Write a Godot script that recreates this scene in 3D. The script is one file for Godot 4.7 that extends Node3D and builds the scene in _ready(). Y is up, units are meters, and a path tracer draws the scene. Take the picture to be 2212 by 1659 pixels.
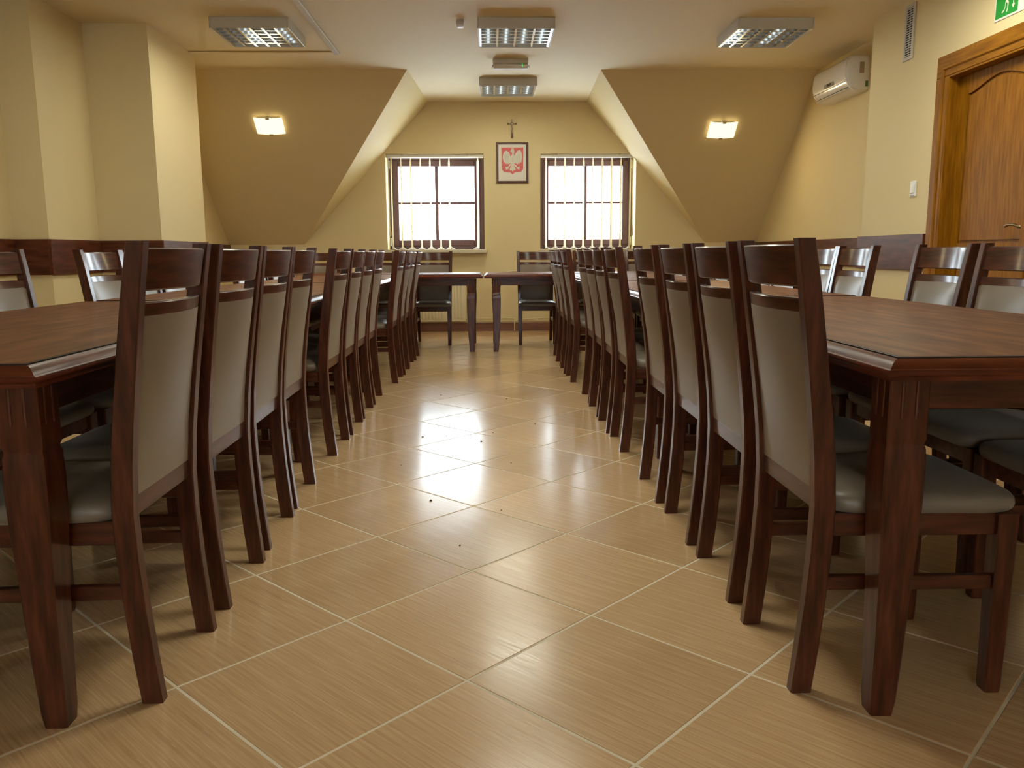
extends Node3D
# A meeting room under the roof: two rows of tables with chairs along an aisle, two cross tables before a dormer with two windows.
# Units are metres, y up, the aisle runs along -z, the lens stands above x = 0, z = 0.

const CEIL := 2.74
const ZB := -10.2          # inner face of the window wall
const ZR := 4.2            # inner face of the wall opposite
var M := {}
var taken := {}
var rng := RandomNumberGenerator.new()
const ORD := ["first", "second", "third", "fourth", "fifth", "sixth", "seventh", "eighth", "ninth", "tenth", "eleventh", "twelfth"]


func _ready() -> void:
	rng.seed = 7
	# ---- camera
	var cam := Camera3D.new()
	cam.name = "camera"
	cam.fov = rad_to_deg(2.0 * atan(829.5 / 1774.41))
	cam.near = 0.05
	cam.far = 100.0
	add_child(cam)
	cam.transform = Transform3D(Basis(Vector3.UP, -0.027) * Basis(Vector3.RIGHT, -0.157713) * Basis(Vector3.BACK, -0.005628), Vector3(0, 0.95065, 0))
	cam.current = true
	# ---- overcast white sky, exposure
	var env := Environment.new()
	env.background_mode = Environment.BG_COLOR
	env.background_color = Color(0.90, 0.965, 1.0)
	env.background_energy_multiplier = 24.0
	env.tonemap_mode = Environment.TONE_MAPPER_LINEAR
	env.tonemap_exposure = 1.0
	env.sdfgi_enabled = true
	env.ssao_enabled = true
	env.ssil_enabled = true
	var we := WorldEnvironment.new()
	we.name = "world"
	we.environment = env
	add_child(we)

	materials()
	shell()
	windows()
	door()
	trims()
	ceiling_things()
	wall_things()
	tables()
	chairs()
	small_things()


# ------------------------------------------------------------------ helpers
func numbered(called: String) -> String:
	var n: int = taken.get(called, 0)
	taken[called] = n + 1
	return called if n == 0 else "%s_%03d" % [called, n]


func tag(o: Node, label: String, category: String, group := "") -> Node:
	o.set_meta("label", label)
	o.set_meta("category", category)
	if group != "":
		o.set_meta("group", group)
	return o


func thing(called: String, at: Vector3, label: String, category: String, group := "") -> Node3D:
	var o := Node3D.new()
	o.name = numbered(called)
	add_child(o)
	o.position = at
	tag(o, label, category, group)
	return o


func structure(called: String) -> Node3D:
	var o := Node3D.new()
	o.name = called
	add_child(o)
	o.set_meta("kind", "structure")
	return o


func inst(called: String, mesh: Mesh, m: Material, parent: Node, at := Vector3.ZERO) -> MeshInstance3D:
	var o := MeshInstance3D.new()
	o.mesh = mesh
	o.material_override = m
	o.cast_shadow = GeometryInstance3D.SHADOW_CASTING_SETTING_DOUBLE_SIDED
	o.position = at
	if parent == self:
		o.name = numbered(called)
		add_child(o)
	else:
		o.name = called
		parent.add_child(o, true)
	return o


func mk() -> SurfaceTool:
	var st := SurfaceTool.new()
	st.begin(Mesh.PRIMITIVE_TRIANGLES)
	return st


func fin(st: SurfaceTool) -> ArrayMesh:
	st.generate_normals()
	return st.commit()


# corners given anticlockwise as seen from outside
func tri(st: SurfaceTool, a: Vector3, b: Vector3, c: Vector3) -> void:
	st.add_vertex(a)
	st.add_vertex(c)
	st.add_vertex(b)


func quad(st: SurfaceTool, a: Vector3, b: Vector3, c: Vector3, d: Vector3) -> void:
	tri(st, a, b, c)
	tri(st, a, c, d)


func flat(st: SurfaceTool) -> void:
	st.set_smooth_group(4294967295)


# box with chamfered edges
func box(st: SurfaceTool, lo: Vector3, hi: Vector3, b := 0.0) -> void:
	flat(st)
	b = minf(b, minf(hi.x - lo.x, minf(hi.y - lo.y, hi.z - lo.z)) * 0.45)
	var c := (lo + hi) * 0.5
	var h := (hi - lo) * 0.5
	if b <= 0.0:
		for ax in 3:
			for s in [-1.0, 1.0]:
				var u := Vector3.ZERO
				var v := Vector3.ZERO
				var n := Vector3.ZERO
				n[ax] = s * h[ax]
				u[(ax + 1) % 3] = h[(ax + 1) % 3]
				v[(ax + 2) % 3] = h[(ax + 2) % 3] * s
				quad(st, c + n - u - v, c + n + u - v, c + n + u + v, c + n - u + v)
		return
	var i := h - Vector3(b, b, b)
	for ax in 3:
		var a1 := (ax + 1) % 3
		var a2 := (ax + 2) % 3
		for s in [-1.0, 1.0]:
			var u := Vector3.ZERO
			var v := Vector3.ZERO
			var n := Vector3.ZERO
			n[ax] = s * h[ax]
			u[a1] = i[a1]
			v[a2] = i[a2] * s
			quad(st, c + n - u - v, c + n + u - v, c + n + u + v, c + n - u + v)
		for s1 in [-1.0, 1.0]:
			for s2 in [-1.0, 1.0]:
				var p := Vector3.ZERO
				var q := Vector3.ZERO
				var l := Vector3.ZERO
				p[a1] = s1 * h[a1]
				p[a2] = s2 * i[a2]
				q[a1] = s1 * i[a1]
				q[a2] = s2 * h[a2]
				l[ax] = i[ax] * s1 * s2
				quad(st, c + p - l, c + p + l, c + q + l, c + q - l)
	for sx in [-1.0, 1.0]:
		for sy in [-1.0, 1.0]:
			for sz in [-1.0, 1.0]:
				var p := c + Vector3(sx * h.x, sy * i.y, sz * i.z)
				var q := c + Vector3(sx * i.x, sy * h.y, sz * i.z)
				var r := c + Vector3(sx * i.x, sy * i.y, sz * h.z)
				if sx * sy * sz > 0:
					tri(st, p, q, r)
				else:
					tri(st, p, r, q)


func boxm(lo: Vector3, hi: Vector3, b := 0.0) -> ArrayMesh:
	var st := mk()
	box(st, lo, hi, b)
	return fin(st)


# rings: arrays of points, each going anticlockwise as seen from the last ring's side; strips are smooth along the length only, or all round
func loft(st: SurfaceTool, rings: Array, closed := true, caps := true, round_ := false) -> void:
	var n: int = rings[0].size()
	for k in (n if closed else n - 1):
		st.set_smooth_group(1 if round_ else k + 1)
		for r in rings.size() - 1:
			quad(st, rings[r][k], rings[r][(k + 1) % n], rings[r + 1][(k + 1) % n], rings[r + 1][k])
	if caps:
		flat(st)
		fan(st, rings[-1], false)
		fan(st, rings[0], true)


func fan(st: SurfaceTool, ring: Array, flip: bool) -> void:
	var c := Vector3.ZERO
	for p in ring:
		c += p
	c /= ring.size()
	for k in ring.size():
		if flip:
			tri(st, c, ring[(k + 1) % ring.size()], ring[k])
		else:
			tri(st, c, ring[k], ring[(k + 1) % ring.size()])


# chamfered rectangle in the plane of u and v round c (anticlockwise when u x v faces the viewer)
func rect8(c: Vector3, u: Vector3, v: Vector3, b: float) -> Array:
	var un := u.normalized() * b
	var vn := v.normalized() * b
	return [c - u + un - v, c + u - un - v, c + u - v + vn, c + u + v - vn, c + u - un + v, c - u + un + v, c - u + v - vn, c - u - v + vn]


# polygon (x, z) extruded from y0 to y1; b: chamfer of the upper rim
func prism(st: SurfaceTool, poly: PackedVector2Array, y0: float, y1: float, b := 0.0) -> void:
	flat(st)
	if Geometry2D.is_polygon_clockwise(poly):   # make the order anticlockwise in (x, z) so that it is clockwise seen from above
		poly = poly.duplicate()
		poly.reverse()
	var top := poly
	if b > 0.0:
		var off := Geometry2D.offset_polygon(poly, -b)
		if off.size() == 1 and off[0].size() == poly.size():
			top = off[0]
			if Geometry2D.is_polygon_clockwise(top):
				top.reverse()
			var best := 0
			for k in top.size():
				if top[k].distance_to(poly[0]) < top[best].distance_to(poly[0]):
					best = k
			var turned := PackedVector2Array()
			for k in top.size():
				turned.append(top[(k + best) % top.size()])
			top = turned
		else:
			b = 0.0
	var n := poly.size()
	for k in n:
		var p := poly[k]
		var q := poly[(k + 1) % n]
		quad(st, Vector3(q.x, y0, q.y), Vector3(p.x, y0, p.y), Vector3(p.x, y1 - b, p.y), Vector3(q.x, y1 - b, q.y))
		if b > 0.0:
			var r := top[k]
			var s := top[(k + 1) % n]
			quad(st, Vector3(q.x, y1 - b, q.y), Vector3(p.x, y1 - b, p.y), Vector3(r.x, y1, r.y), Vector3(s.x, y1, s.y))
	var t := Geometry2D.triangulate_polygon(top)
	for k in range(0, t.size(), 3):
		var a := top[t[k]]
		var c := top[t[k + 1]]
		var d := top[t[k + 2]]
		var up := (c - a).cross(d - a) < 0.0
		var A := Vector3(a.x, y1, a.y)
		var B := Vector3(c.x, y1, c.y)
		var C := Vector3(d.x, y1, d.y)
		if up:
			tri(st, A, B, C)
		else:
			tri(st, A, C, B)
	var t2 := Geometry2D.triangulate_polygon(poly)
	for k in range(0, t2.size(), 3):
		var a := poly[t2[k]]
		var c := poly[t2[k + 1]]
		var d := poly[t2[k + 2]]
		var up := (c - a).cross(d - a) < 0.0
		var A := Vector3(a.x, y0, a.y)
		var B := Vector3(c.x, y0, c.y)
		var C := Vector3(d.x, y0, d.y)
		if up:
			tri(st, A, C, B)
		else:
			tri(st, A, B, C)


func prismm(poly: PackedVector2Array, y0: float, y1: float, b := 0.0) -> ArrayMesh:
	var st := mk()
	prism(st, poly, y0, y1, b)
	return fin(st)


# the same prism set upright: polygon (u, v) -> o + u*U + v*V, thickness along N = U x V from 0 to t
func plate(poly: PackedVector2Array, o: Vector3, U: Vector3, V: Vector3, t: float, b := 0.0) -> ArrayMesh:
	var turned := PackedVector2Array()
	for p in poly:
		turned.append(Vector2(-p.x, p.y))
	var m := prismm(turned, 0.0, t, b)
	var st := mk()
	st.append_from(m, 0, Transform3D(Basis(-U, U.cross(V), V), o))
	return st.commit()


func tube(st: SurfaceTool, pts: Array, r: float, sides := 8, caps := true) -> void:
	var rings := []
	var up := Vector3.UP
	for k in pts.size():
		var d: Vector3
		if k == 0:
			d = pts[1] - pts[0]
		elif k == pts.size() - 1:
			d = pts[k] - pts[k - 1]
		else:
			d = (pts[k + 1] - pts[k]).normalized() + (pts[k] - pts[k - 1]).normalized()
		d = d.normalized()
		if absf(d.dot(up)) > 0.95:
			up = Vector3.RIGHT if absf(d.x) < 0.9 else Vector3.BACK
		var u := up.cross(d).normalized()
		var v := d.cross(u)
		up = v
		var ring := []
		for s in sides:
			var a := TAU * s / sides
			ring.append(pts[k] + (u * cos(a) + v * sin(a)) * r)
		rings.append(ring)
	loft(st, rings, true, caps, true)


func tubem(pts: Array, r: float, sides := 8) -> ArrayMesh:
	var st := mk()
	tube(st, pts, r, sides)
	return fin(st)


# ------------------------------------------------------------------ materials
func ramp(stops: Array) -> Gradient:
	var g := Gradient.new()
	var o := PackedFloat32Array()
	var c := PackedColorArray()
	for s in stops:
		o.append(s[0])
		c.append(s[1])
	g.offsets = o
	g.colors = c
	return g


func noise_tex(seed_: int, freq: float, octaves: int, g: Gradient, size := 512, normal := false, bump := 1.0) -> NoiseTexture2D:
	var f := FastNoiseLite.new()
	f.seed = seed_
	f.noise_type = FastNoiseLite.TYPE_SIMPLEX_SMOOTH
	f.frequency = freq
	f.fractal_octaves = octaves
	f.fractal_gain = 0.55
	var t := NoiseTexture2D.new()
	t.width = size
	t.height = size
	t.seamless = true
	t.noise = f
	if g:
		t.color_ramp = g
	if normal:
		t.as_normal_map = true
		t.bump_strength = bump
	return t


func mat(c: Color, rough := 0.6, metal := 0.0, spec := 0.5) -> StandardMaterial3D:
	var m := StandardMaterial3D.new()
	m.albedo_color = c
	m.roughness = rough
	m.metallic = metal
	m.metallic_specular = spec
	return m


func tri_mat(tex: Texture2D, scale_: Vector3, rough: float, tint := Color.WHITE, offset := Vector3.ZERO) -> StandardMaterial3D:
	var m := mat(tint, rough)
	m.albedo_texture = tex
	m.uv1_triplanar = true
	m.uv1_scale = scale_
	m.uv1_offset = offset
	m.uv1_triplanar_sharpness = 4.0
	return m


func lacquer(m: StandardMaterial3D, amount: float, rough: float) -> StandardMaterial3D:
	m.metallic_specular = 0.3
	m.clearcoat_enabled = true
	m.clearcoat = amount
	m.clearcoat_roughness = rough
	return m


func materials() -> void:
	# plaster, painted cream
	M.wall = mat(Color8(222, 203, 155), 0.75)
	M.ceiling = mat(Color8(226, 211, 177), 0.8)
	# stained beech of chairs and tables, grain along y, x or z
	var stain := noise_tex(11, 0.012, 5, ramp([[0.0, Color8(50, 23, 13)], [0.35, Color8(72, 35, 20)], [0.6, Color8(84, 42, 25)], [1.0, Color8(104, 55, 33)]]))
	M.wood_y = lacquer(tri_mat(stain, Vector3(5.0, 0.7, 5.0), 0.4), 0.45, 0.16)
	M.wood_x = lacquer(tri_mat(stain, Vector3(0.7, 5.0, 5.0), 0.38, Color.WHITE, Vector3(0.3, 0.1, 0.6)), 0.45, 0.16)
	M.wood_z = lacquer(tri_mat(stain, Vector3(5.0, 5.0, 0.7), 0.38, Color.WHITE, Vector3(0.7, 0.5, 0.2)), 0.45, 0.16)
	M.wood_moulding_x = lacquer(tri_mat(stain, Vector3(0.5, 4.0, 4.0), 0.34, Color(1.12, 1.0, 0.92)), 0.18, 0.2)
	M.wood_moulding_z = lacquer(tri_mat(stain, Vector3(4.0, 4.0, 0.5), 0.34, Color(1.12, 1.0, 0.92)), 0.18, 0.2)
	var veneer := noise_tex(21, 0.010, 5, ramp([[0.0, Color8(86, 50, 27)], [0.45, Color8(108, 66, 37)], [0.7, Color8(118, 74, 42)], [1.0, Color8(138, 92, 56)]]))
	M.veneer = lacquer(tri_mat(veneer, Vector3(3.2, 3.2, 0.5), 0.5), 0.10, 0.2)
	M.veneer.metallic_specular = 0.2
	M.inlay = mat(Color8(24, 16, 12), 0.5)
	# taupe leather
	var leather := mat(Color8(125, 110, 92), 0.4)
	leather.rim_enabled = true
	leather.rim = 0.25
	leather.rim_tint = 0.3
	M.leather = leather
	# floor tiles printed like streaked wood
	var streak := ramp([[0.0, Color8(188, 153, 110)], [0.4, Color8(202, 167, 124)], [0.65, Color8(209, 175, 132)], [1.0, Color8(220, 190, 150)]])
	var print_ := noise_tex(41, 0.016, 5, streak)
	var smudge := noise_tex(43, 0.018, 4, ramp([[0.0, Color(0.15, 0.15, 0.15)], [0.5, Color(0.20, 0.20, 0.20)], [1.0, Color(0.30, 0.30, 0.30)]]))
	M.tiles = []
	for k in 8:
		var tint := 0.95 + 0.05 * ((k * 5) % 8) / 7.0
		var t := tri_mat(print_, Vector3(0.4, 0.4, 15.0), 1.0, Color(tint, tint, tint), Vector3(0.13 * k, 0.0, 0.37 * k))
		t.roughness_texture = smudge
		t.roughness_texture_channel = BaseMaterial3D.TEXTURE_CHANNEL_RED
		M.tiles.append(t)
	M.grout = mat(Color8(223, 212, 189), 0.85)
	# brown skirting tiles
	M.skirting = tri_mat(noise_tex(45, 0.014, 4, ramp([[0.0, Color8(134, 88, 58)], [1.0, Color8(156, 108, 76)]])), Vector3(0.6, 4.0, 4.0), 0.35)
	# boards on the walls
	var board := noise_tex(51, 0.011, 5, ramp([[0.0, Color8(66, 32, 18)], [0.5, Color8(92, 48, 28)], [1.0, Color8(112, 62, 38)]]))
	M.board_z = lacquer(tri_mat(board, Vector3(4.0, 4.0, 0.6), 0.45), 0.15, 0.3)
	M.board_x = lacquer(tri_mat(board, Vector3(0.6, 4.0, 4.0), 0.45), 0.15, 0.3)
	# honey oak of the door
	var oak := noise_tex(61, 0.012, 5, ramp([[0.0, Color8(116, 72, 8)], [0.5, Color8(138, 89, 13)], [1.0, Color8(158, 106, 22)]]))
	M.oak = tri_mat(oak, Vector3(5.0, 0.45, 5.0), 0.5)
	M.oak_z = tri_mat(oak, Vector3(5.0, 5.0, 0.45), 0.5)
	M.oak.metallic_specular = 0.22
	M.oak_z.metallic_specular = 0.22
	M.brown_frame = mat(Color8(74, 42, 38), 0.4)
	M.white = mat(Color8(226, 224, 216), 0.45)
	M.fitting = mat(Color8(196, 192, 180), 0.5)
	M.ac = lacquer(mat(Color8(228, 224, 218), 0.35), 0.5, 0.12)
	M.radiator = mat(Color8(226, 214, 178), 0.4)
	M.pipe = mat(Color8(222, 206, 160), 0.45)
	M.sill = mat(Color8(204, 192, 160), 0.35)
	M.alu = mat(Color8(214, 214, 214), 0.22, 1.0)
	M.brass = mat(Color8(128, 108, 74), 0.3, 1.0)
	M.dark = mat(Color8(30, 28, 27), 0.6)
	M.grey = mat(Color8(150, 146, 138), 0.5)
	M.slot = mat(Color8(66, 62, 58), 0.7)
	M.paper = mat(Color8(232, 226, 212), 0.7)
	M.green = mat(Color8(14, 148, 44), 0.45)
	M.sticker = mat(Color8(168, 148, 120), 0.6)
	M.green_sticker = mat(Color8(96, 128, 84), 0.6)
	M.picture_frame = lacquer(mat(Color8(84, 46, 28), 0.4), 0.4, 0.2)
	M.crucifix = lacquer(mat(Color8(92, 60, 30), 0.4), 0.3, 0.2)
	M.bronze = mat(Color8(186, 160, 120), 0.3, 0.8)
	M.crumb = mat(Color8(64, 52, 42), 0.9)
	var glass := mat(Color(1, 1, 1, 0.04), 0.02)
	glass.transparency = BaseMaterial3D.TRANSPARENCY_ALPHA
	M.glass = glass
	var dull := glass.duplicate()
	dull.metallic_specular = 0.0
	M.picture_glass = dull
	var slat := mat(Color8(232, 222, 200), 0.7)
	slat.backlight_enabled = true
	slat.backlight = Color(0.6, 0.57, 0.5)
	M.slat = slat
	M.chain = mat(Color8(232, 230, 226), 0.4)
	var tube_on := mat(Color8(240, 246, 250), 0.4)
	tube_on.emission_enabled = true
	tube_on.emission = Color(0.9, 0.97, 1.0)
	tube_on.emission_energy_multiplier = 1.6
	M.tube_on = tube_on
	M.tube_off = mat(Color8(236, 238, 238), 0.3)
	var lamp := mat(Color8(250, 240, 214), 0.4)
	lamp.emission_enabled = true
	lamp.emission = Color(1.0, 0.93, 0.74)
	lamp.emission_energy_multiplier = 1.6
	M.lamp_glass = lamp
	var led := mat(Color8(40, 220, 110), 0.4)
	led.emission_enabled = true
	led.emission = Color(0.1, 1.0, 0.4)
	led.emission_energy_multiplier = 0.7
	M.led = led


# ------------------------------------------------------------------ room
const WIN := [[-1.235, -0.05], [0.632, 1.80]]   # window openings along x
const WY0 := 1.0
const WY1 := 2.14


func v2(a: Array) -> PackedVector2Array:
	var p := PackedVector2Array()
	for k in range(0, a.size(), 2):
		p.append(Vector2(a[k], a[k + 1]))
	return p


func shell() -> void:
	# floor: grout bed with single tiles laid at an angle
	var floor_ := structure("floor")
	inst("grout_bed", boxm(Vector3(-3.8, -0.12, ZB - 0.1), Vector3(3.6, -0.0012, ZR + 0.6)), M.grout, floor_)
	var room := v2([-3.15, ZB, 3.3, ZB, 3.3, -6.75, 3.05, -6.75, 3.05, -5.58, 3.18, -5.58, 3.18, -4.68, 3.05, -4.68, 3.05, ZR, -3.4, ZR, -3.4, -6.07, -3.15, -6.07, -3.15, -6.84, -2.65, -6.84, -2.65, -7.9, -3.15, -7.9])
	var org := Vector2(-0.067, -3.02)
	var U := Vector2(0.325, 0.321).normalized()
	var V := Vector2(-0.321, 0.325).normalized()
	var T := 0.457
	var half := T * 0.5 - 0.0034
	var whole := prismm(v2([-half, -half, half, -half, half, half, -half, half]), -0.02, 0.0, 0.0012)
	var ang := -atan2(U.y, U.x)
	var rest := mk()
	for i in range(-28, 28):
		for j in range(-28, 28):
			var c := org + U * T * (i + 0.5) + V * T * (j + 0.5)
			if c.x < -3.9 or c.x > 3.7 or c.y < ZB - 0.4 or c.y > ZR + 0.4:
				continue
			var sq := PackedVector2Array()
			for q in [Vector2(-half, -half), Vector2(half, -half), Vector2(half, half), Vector2(-half, half)]:
				sq.append(c + U * q.x + V * q.y)
			var cut := Geometry2D.intersect_polygons(sq, room)
			if cut.is_empty():
				continue
			var area := 0.0
			for k in cut[0].size():
				area += cut[0][k].cross(cut[0][(k + 1) % cut[0].size()]) * 0.5
			area = absf(area)
			if area < 0.002:
				continue
			var mesh: Mesh = whole
			if area < 4.0 * half * half * 0.999:
				var loc := PackedVector2Array()
				for p in cut[0]:
					var d: Vector2 = p - c
					loc.append(Vector2(d.dot(U), d.dot(V)))
				mesh = prismm(loc, -0.02, 0.0, 0.0)
			var xf := Transform3D(Basis(Vector3.UP, ang), Vector3(c.x, 0, c.y))
			if c.y > -0.9:
				rest.append_from(mesh, 0, xf)
			else:
				var o := inst("tile", mesh, M.tiles[posmod(i * 3 + j * 5 + (i * j) % 3, 8)], floor_)
				o.transform = xf
	var r := inst("tiles_laid_further_on", rest.commit(), M.tiles[0], floor_)
	r.set_meta("kind", "stuff")

	# ceiling
	var ce := structure("ceiling")
	inst("slab", boxm(Vector3(-3.8, CEIL, ZB - 0.6), Vector3(3.6, CEIL + 0.2, ZR + 0.6)), M.ceiling, ce)

	# window wall with its two openings
	var wb := structure("wall_back")
	var st := mk()
	var z0 := ZB - 0.45
	box(st, Vector3(-3.8, -0.1, z0), Vector3(3.6, WY0, ZB))
	box(st, Vector3(-3.8, WY1, z0), Vector3(3.6, CEIL, ZB))
	box(st, Vector3(-3.8, WY0, z0), Vector3(WIN[0][0], WY1, ZB))
	box(st, Vector3(WIN[0][1], WY0, z0), Vector3(WIN[1][0], WY1, ZB))
	box(st, Vector3(WIN[1][1], WY0, z0), Vector3(3.6, WY1, ZB))
	inst("masonry", fin(st), M.wall, wb)

	# roof slopes on both sides of the dormer, each with the dormer cheek
	for s in [-1, 1]:
		var o := structure("wall_slope_left" if s < 0 else "wall_slope_right")
		var xw := -3.15 if s < 0 else 3.3
		var A := Vector3(xw, CEIL, -8.48)
		var B := Vector3(-0.785 if s < 0 else 1.125, CEIL, -8.48)
		var C := Vector3(-2.24 if s < 0 else 2.665, 1.07, ZB)
		var D := Vector3(xw, 1.07, ZB)
		var E_ := Vector3(-0.705 if s < 0 else 1.185, CEIL, ZB)
		var F := Vector3(xw, CEIL, ZB)
		var g := mk()
		flat(g)
		if s < 0:
			quad(g, A, D, C, B)
			tri(g, B, C, E_)
			quad(g, D, F, E_, C)
			quad(g, A, B, E_, F)
			tri(g, A, F, D)
		else:
			quad(g, B, C, D, A)
			tri(g, E_, C, B)
			quad(g, C, E_, F, D)
			quad(g, F, E_, B, A)
			tri(g, D, F, A)
		inst("plaster", fin(g), M.wall, o)

	# side walls
	var wl := structure("wall_left")
	inst("masonry", prismm(v2([-3.15, ZB, -3.15, -7.9, -2.65, -7.9, -2.65, -6.84, -3.15, -6.84, -3.15, -6.07, -3.4, -6.07, -3.4, ZR, -3.8, ZR, -3.8, ZB]), -0.05, CEIL), M.wall, wl)
	var wr := structure("wall_right")
	var g2 := mk()
	prism(g2, v2([3.3, ZB, 3.6, ZB, 3.6, -5.58, 3.05, -5.58, 3.05, -6.75, 3.3, -6.75]), -0.05, CEIL)
	box(g2, Vector3(3.05, 2.09, -5.58), Vector3(3.6, CEIL, -4.68))
	box(g2, Vector3(3.05, -0.05, -4.68), Vector3(3.6, CEIL, ZR))
	box(g2, Vector3(3.28, -0.05, -5.58), Vector3(3.6, 2.09, -4.68))
	inst("masonry", fin(g2), M.wall, wr)
	var wf := structure("wall_front")
	# the opposite dormer window wall, behind the lens; its daylight falls on the near chairs and table ends
	var g3 := mk()
	var z1 := ZR + 0.45
	box(g3, Vector3(-3.8, -0.1, ZR), Vector3(3.6, WY0, z1))
	box(g3, Vector3(-3.8, WY1, ZR), Vector3(3.6, CEIL, z1))
	box(g3, Vector3(-3.8, WY0, ZR), Vector3(-WIN[1][1], WY1, z1))
	box(g3, Vector3(-WIN[1][0], WY0, ZR), Vector3(-WIN[0][1], WY1, z1))
	box(g3, Vector3(-WIN[0][0], WY0, ZR), Vector3(3.6, WY1, z1))
	inst("masonry", fin(g3), M.wall, wf)


func windows() -> void:
	for w in 2:
		var x0: float = WIN[w][0]
		var x1: float = WIN[w][1]
		var o := structure("window_%d" % (w + 1))
		var zf := ZB - 0.30      # room side of the frame
		var zk := zf - 0.07
		# outer frame
		var st := mk()
		var fw := 0.055
		box(st, Vector3(x0, WY0, zk), Vector3(x0 + fw, WY1, zf), 0.006)
		box(st, Vector3(x1 - fw, WY0, zk), Vector3(x1, WY1, zf), 0.006)
		box(st, Vector3(x0 + fw, WY0, zk), Vector3(x1 - fw, WY0 + fw, zf), 0.006)
		box(st, Vector3(x0 + fw, WY1 - fw, zk), Vector3(x1 - fw, WY1, zf), 0.006)
		inst("outer_frame", fin(st), M.brown_frame, o)
		# sash
		st = mk()
		var a0 := x0 + fw - 0.008
		var a1 := x1 - fw + 0.008
		var b0 := WY0 + fw - 0.008
		var b1 := WY1 - fw + 0.008
		var sw := 0.075
		box(st, Vector3(a0, b0, zk + 0.012), Vector3(a0 + sw, b1, zf + 0.016), 0.008)
		box(st, Vector3(a1 - sw, b0, zk + 0.012), Vector3(a1, b1, zf + 0.016), 0.008)
		box(st, Vector3(a0 + sw, b0, zk + 0.012), Vector3(a1 - sw, b0 + sw, zf + 0.016), 0.008)
		box(st, Vector3(a0 + sw, b1 - sw, zk + 0.012), Vector3(a1 - sw, b1, zf + 0.016), 0.008)
		inst("sash", fin(st), M.brown_frame, o)
		var mx := (a0 + a1) * 0.5
		var my := (b0 + b1) * 0.5 + 0.005
		inst("glazing_bar", boxm(Vector3(mx - 0.020, b0 + sw, zk + 0.02), Vector3(mx + 0.020, b1 - sw, zf - 0.01), 0.004), M.brown_frame, o)
		inst("glazing_bar", boxm(Vector3(a0 + sw, my - 0.014, zk + 0.022), Vector3(a1 - sw, my + 0.014, zf - 0.012), 0.004), M.brown_frame, o)
		for q in 4:
			var px0 := a0 + sw if q % 2 == 0 else mx + 0.020
			var px1 := mx - 0.020 if q % 2 == 0 else a1 - sw
			var py0 := b0 + sw if q < 2 else my + 0.014
			var py1 := my - 0.014 if q < 2 else b1 - sw
			inst("pane", boxm(Vector3(px0, py0, zk + 0.030), Vector3(px1, py1, zk + 0.034)), M.glass, o)
		# hinge covers on the outer side of the sash and a lever
		var hx := x0 + 0.012 if w == 0 else x1 - 0.012
		inst("hinge", tubem([Vector3(hx, WY0 + 0.05, zf + 0.012), Vector3(hx, WY0 + 0.15, zf + 0.012)], 0.009), M.white, o)
		inst("hinge", tubem([Vector3(hx, WY1 - 0.15, zf + 0.012), Vector3(hx, WY1 - 0.05, zf + 0.012)], 0.009), M.white, o)
		# sill board
		inst("sill", boxm(Vector3(x0 - 0.03, WY0 - 0.045, zf - 0.01), Vector3(x1 + 0.03, WY0 + 0.002, ZB + 0.11), 0.008), M.sill, o)
		# its counterpart in the opposite wall
		var opposite: Node3D = o.duplicate()
		opposite.name = "window_%d" % (w + 3)
		add_child(opposite)
		opposite.transform = Transform3D(Basis(Vector3.UP, PI), Vector3(0, 0, ZR + ZB))

	# vertical blinds
	var slots := [[-1.165, -1.048, -0.932, -0.815, -0.698, -0.58, -0.47, -0.125], [0.70, 0.816, 0.93, 1.042, 1.157, 1.27, 1.384, 1.498, 1.612, 1.726]]
	for w in 2:
		var x0: float = WIN[w][0]
		var x1: float = WIN[w][1]
		var zb := ZB - 0.06
		var o := thing("vertical_blind", Vector3((x0 + x1) * 0.5, WY1, zb), ["vertical slat blind drawn open with one wide gap between its slats", "vertical slat blind with evenly spaced open slats, nearest the air conditioner"][w], "blind", "window blinds")
		var ox := (x0 + x1) * 0.5
		inst("head_rail", boxm(Vector3(x0 + 0.005 - ox, -0.045, -0.022), Vector3(x1 - 0.005 - ox, -0.004, 0.022), 0.004), M.white, o)
		for bx in [x0 + 0.2, x1 - 0.2]:
			inst("bracket", boxm(Vector3(bx - 0.012 - ox, -0.02, 0.018), Vector3(bx + 0.012 - ox, -0.002, 0.03), 0.002), M.fitting, o)
		var hgt := WY1 - WY0 - 0.07
		var sm := slat_mesh(hgt)
		var wm := boxm(Vector3(-0.044, -hgt - 0.015, -0.003), Vector3(0.044, -hgt + 0.03, 0.003), 0.001)
		var lower := []
		for k in slots[w].size():
			var sx: float = slots[w][k] * 1.006
			var s := inst("slat", sm, M.slat, o, Vector3(sx - ox, -0.045, 0))
			var to_eye := atan2(sx, -(zb))          # a slat seen nearly edge-on from the aisle, each turned a little differently
			s.rotation.y = PI / 2 - to_eye * 0.85 + [0.16, 0.20, 0.24, 0.17, 0.22, 0.19, 0.25, 0.30, 0.21, 0.2][k] * (1.0 if w == 0 else -1.2)
			inst("slat_weight", wm, M.slat, s)
			var dirv := Vector3(cos(s.rotation.y), 0, -sin(s.rotation.y)) * 0.036
			lower.append([Vector3(sx - ox, -0.045 - hgt, 0) - dirv, Vector3(sx - ox, -0.045 - hgt, 0) + dirv])
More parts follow.
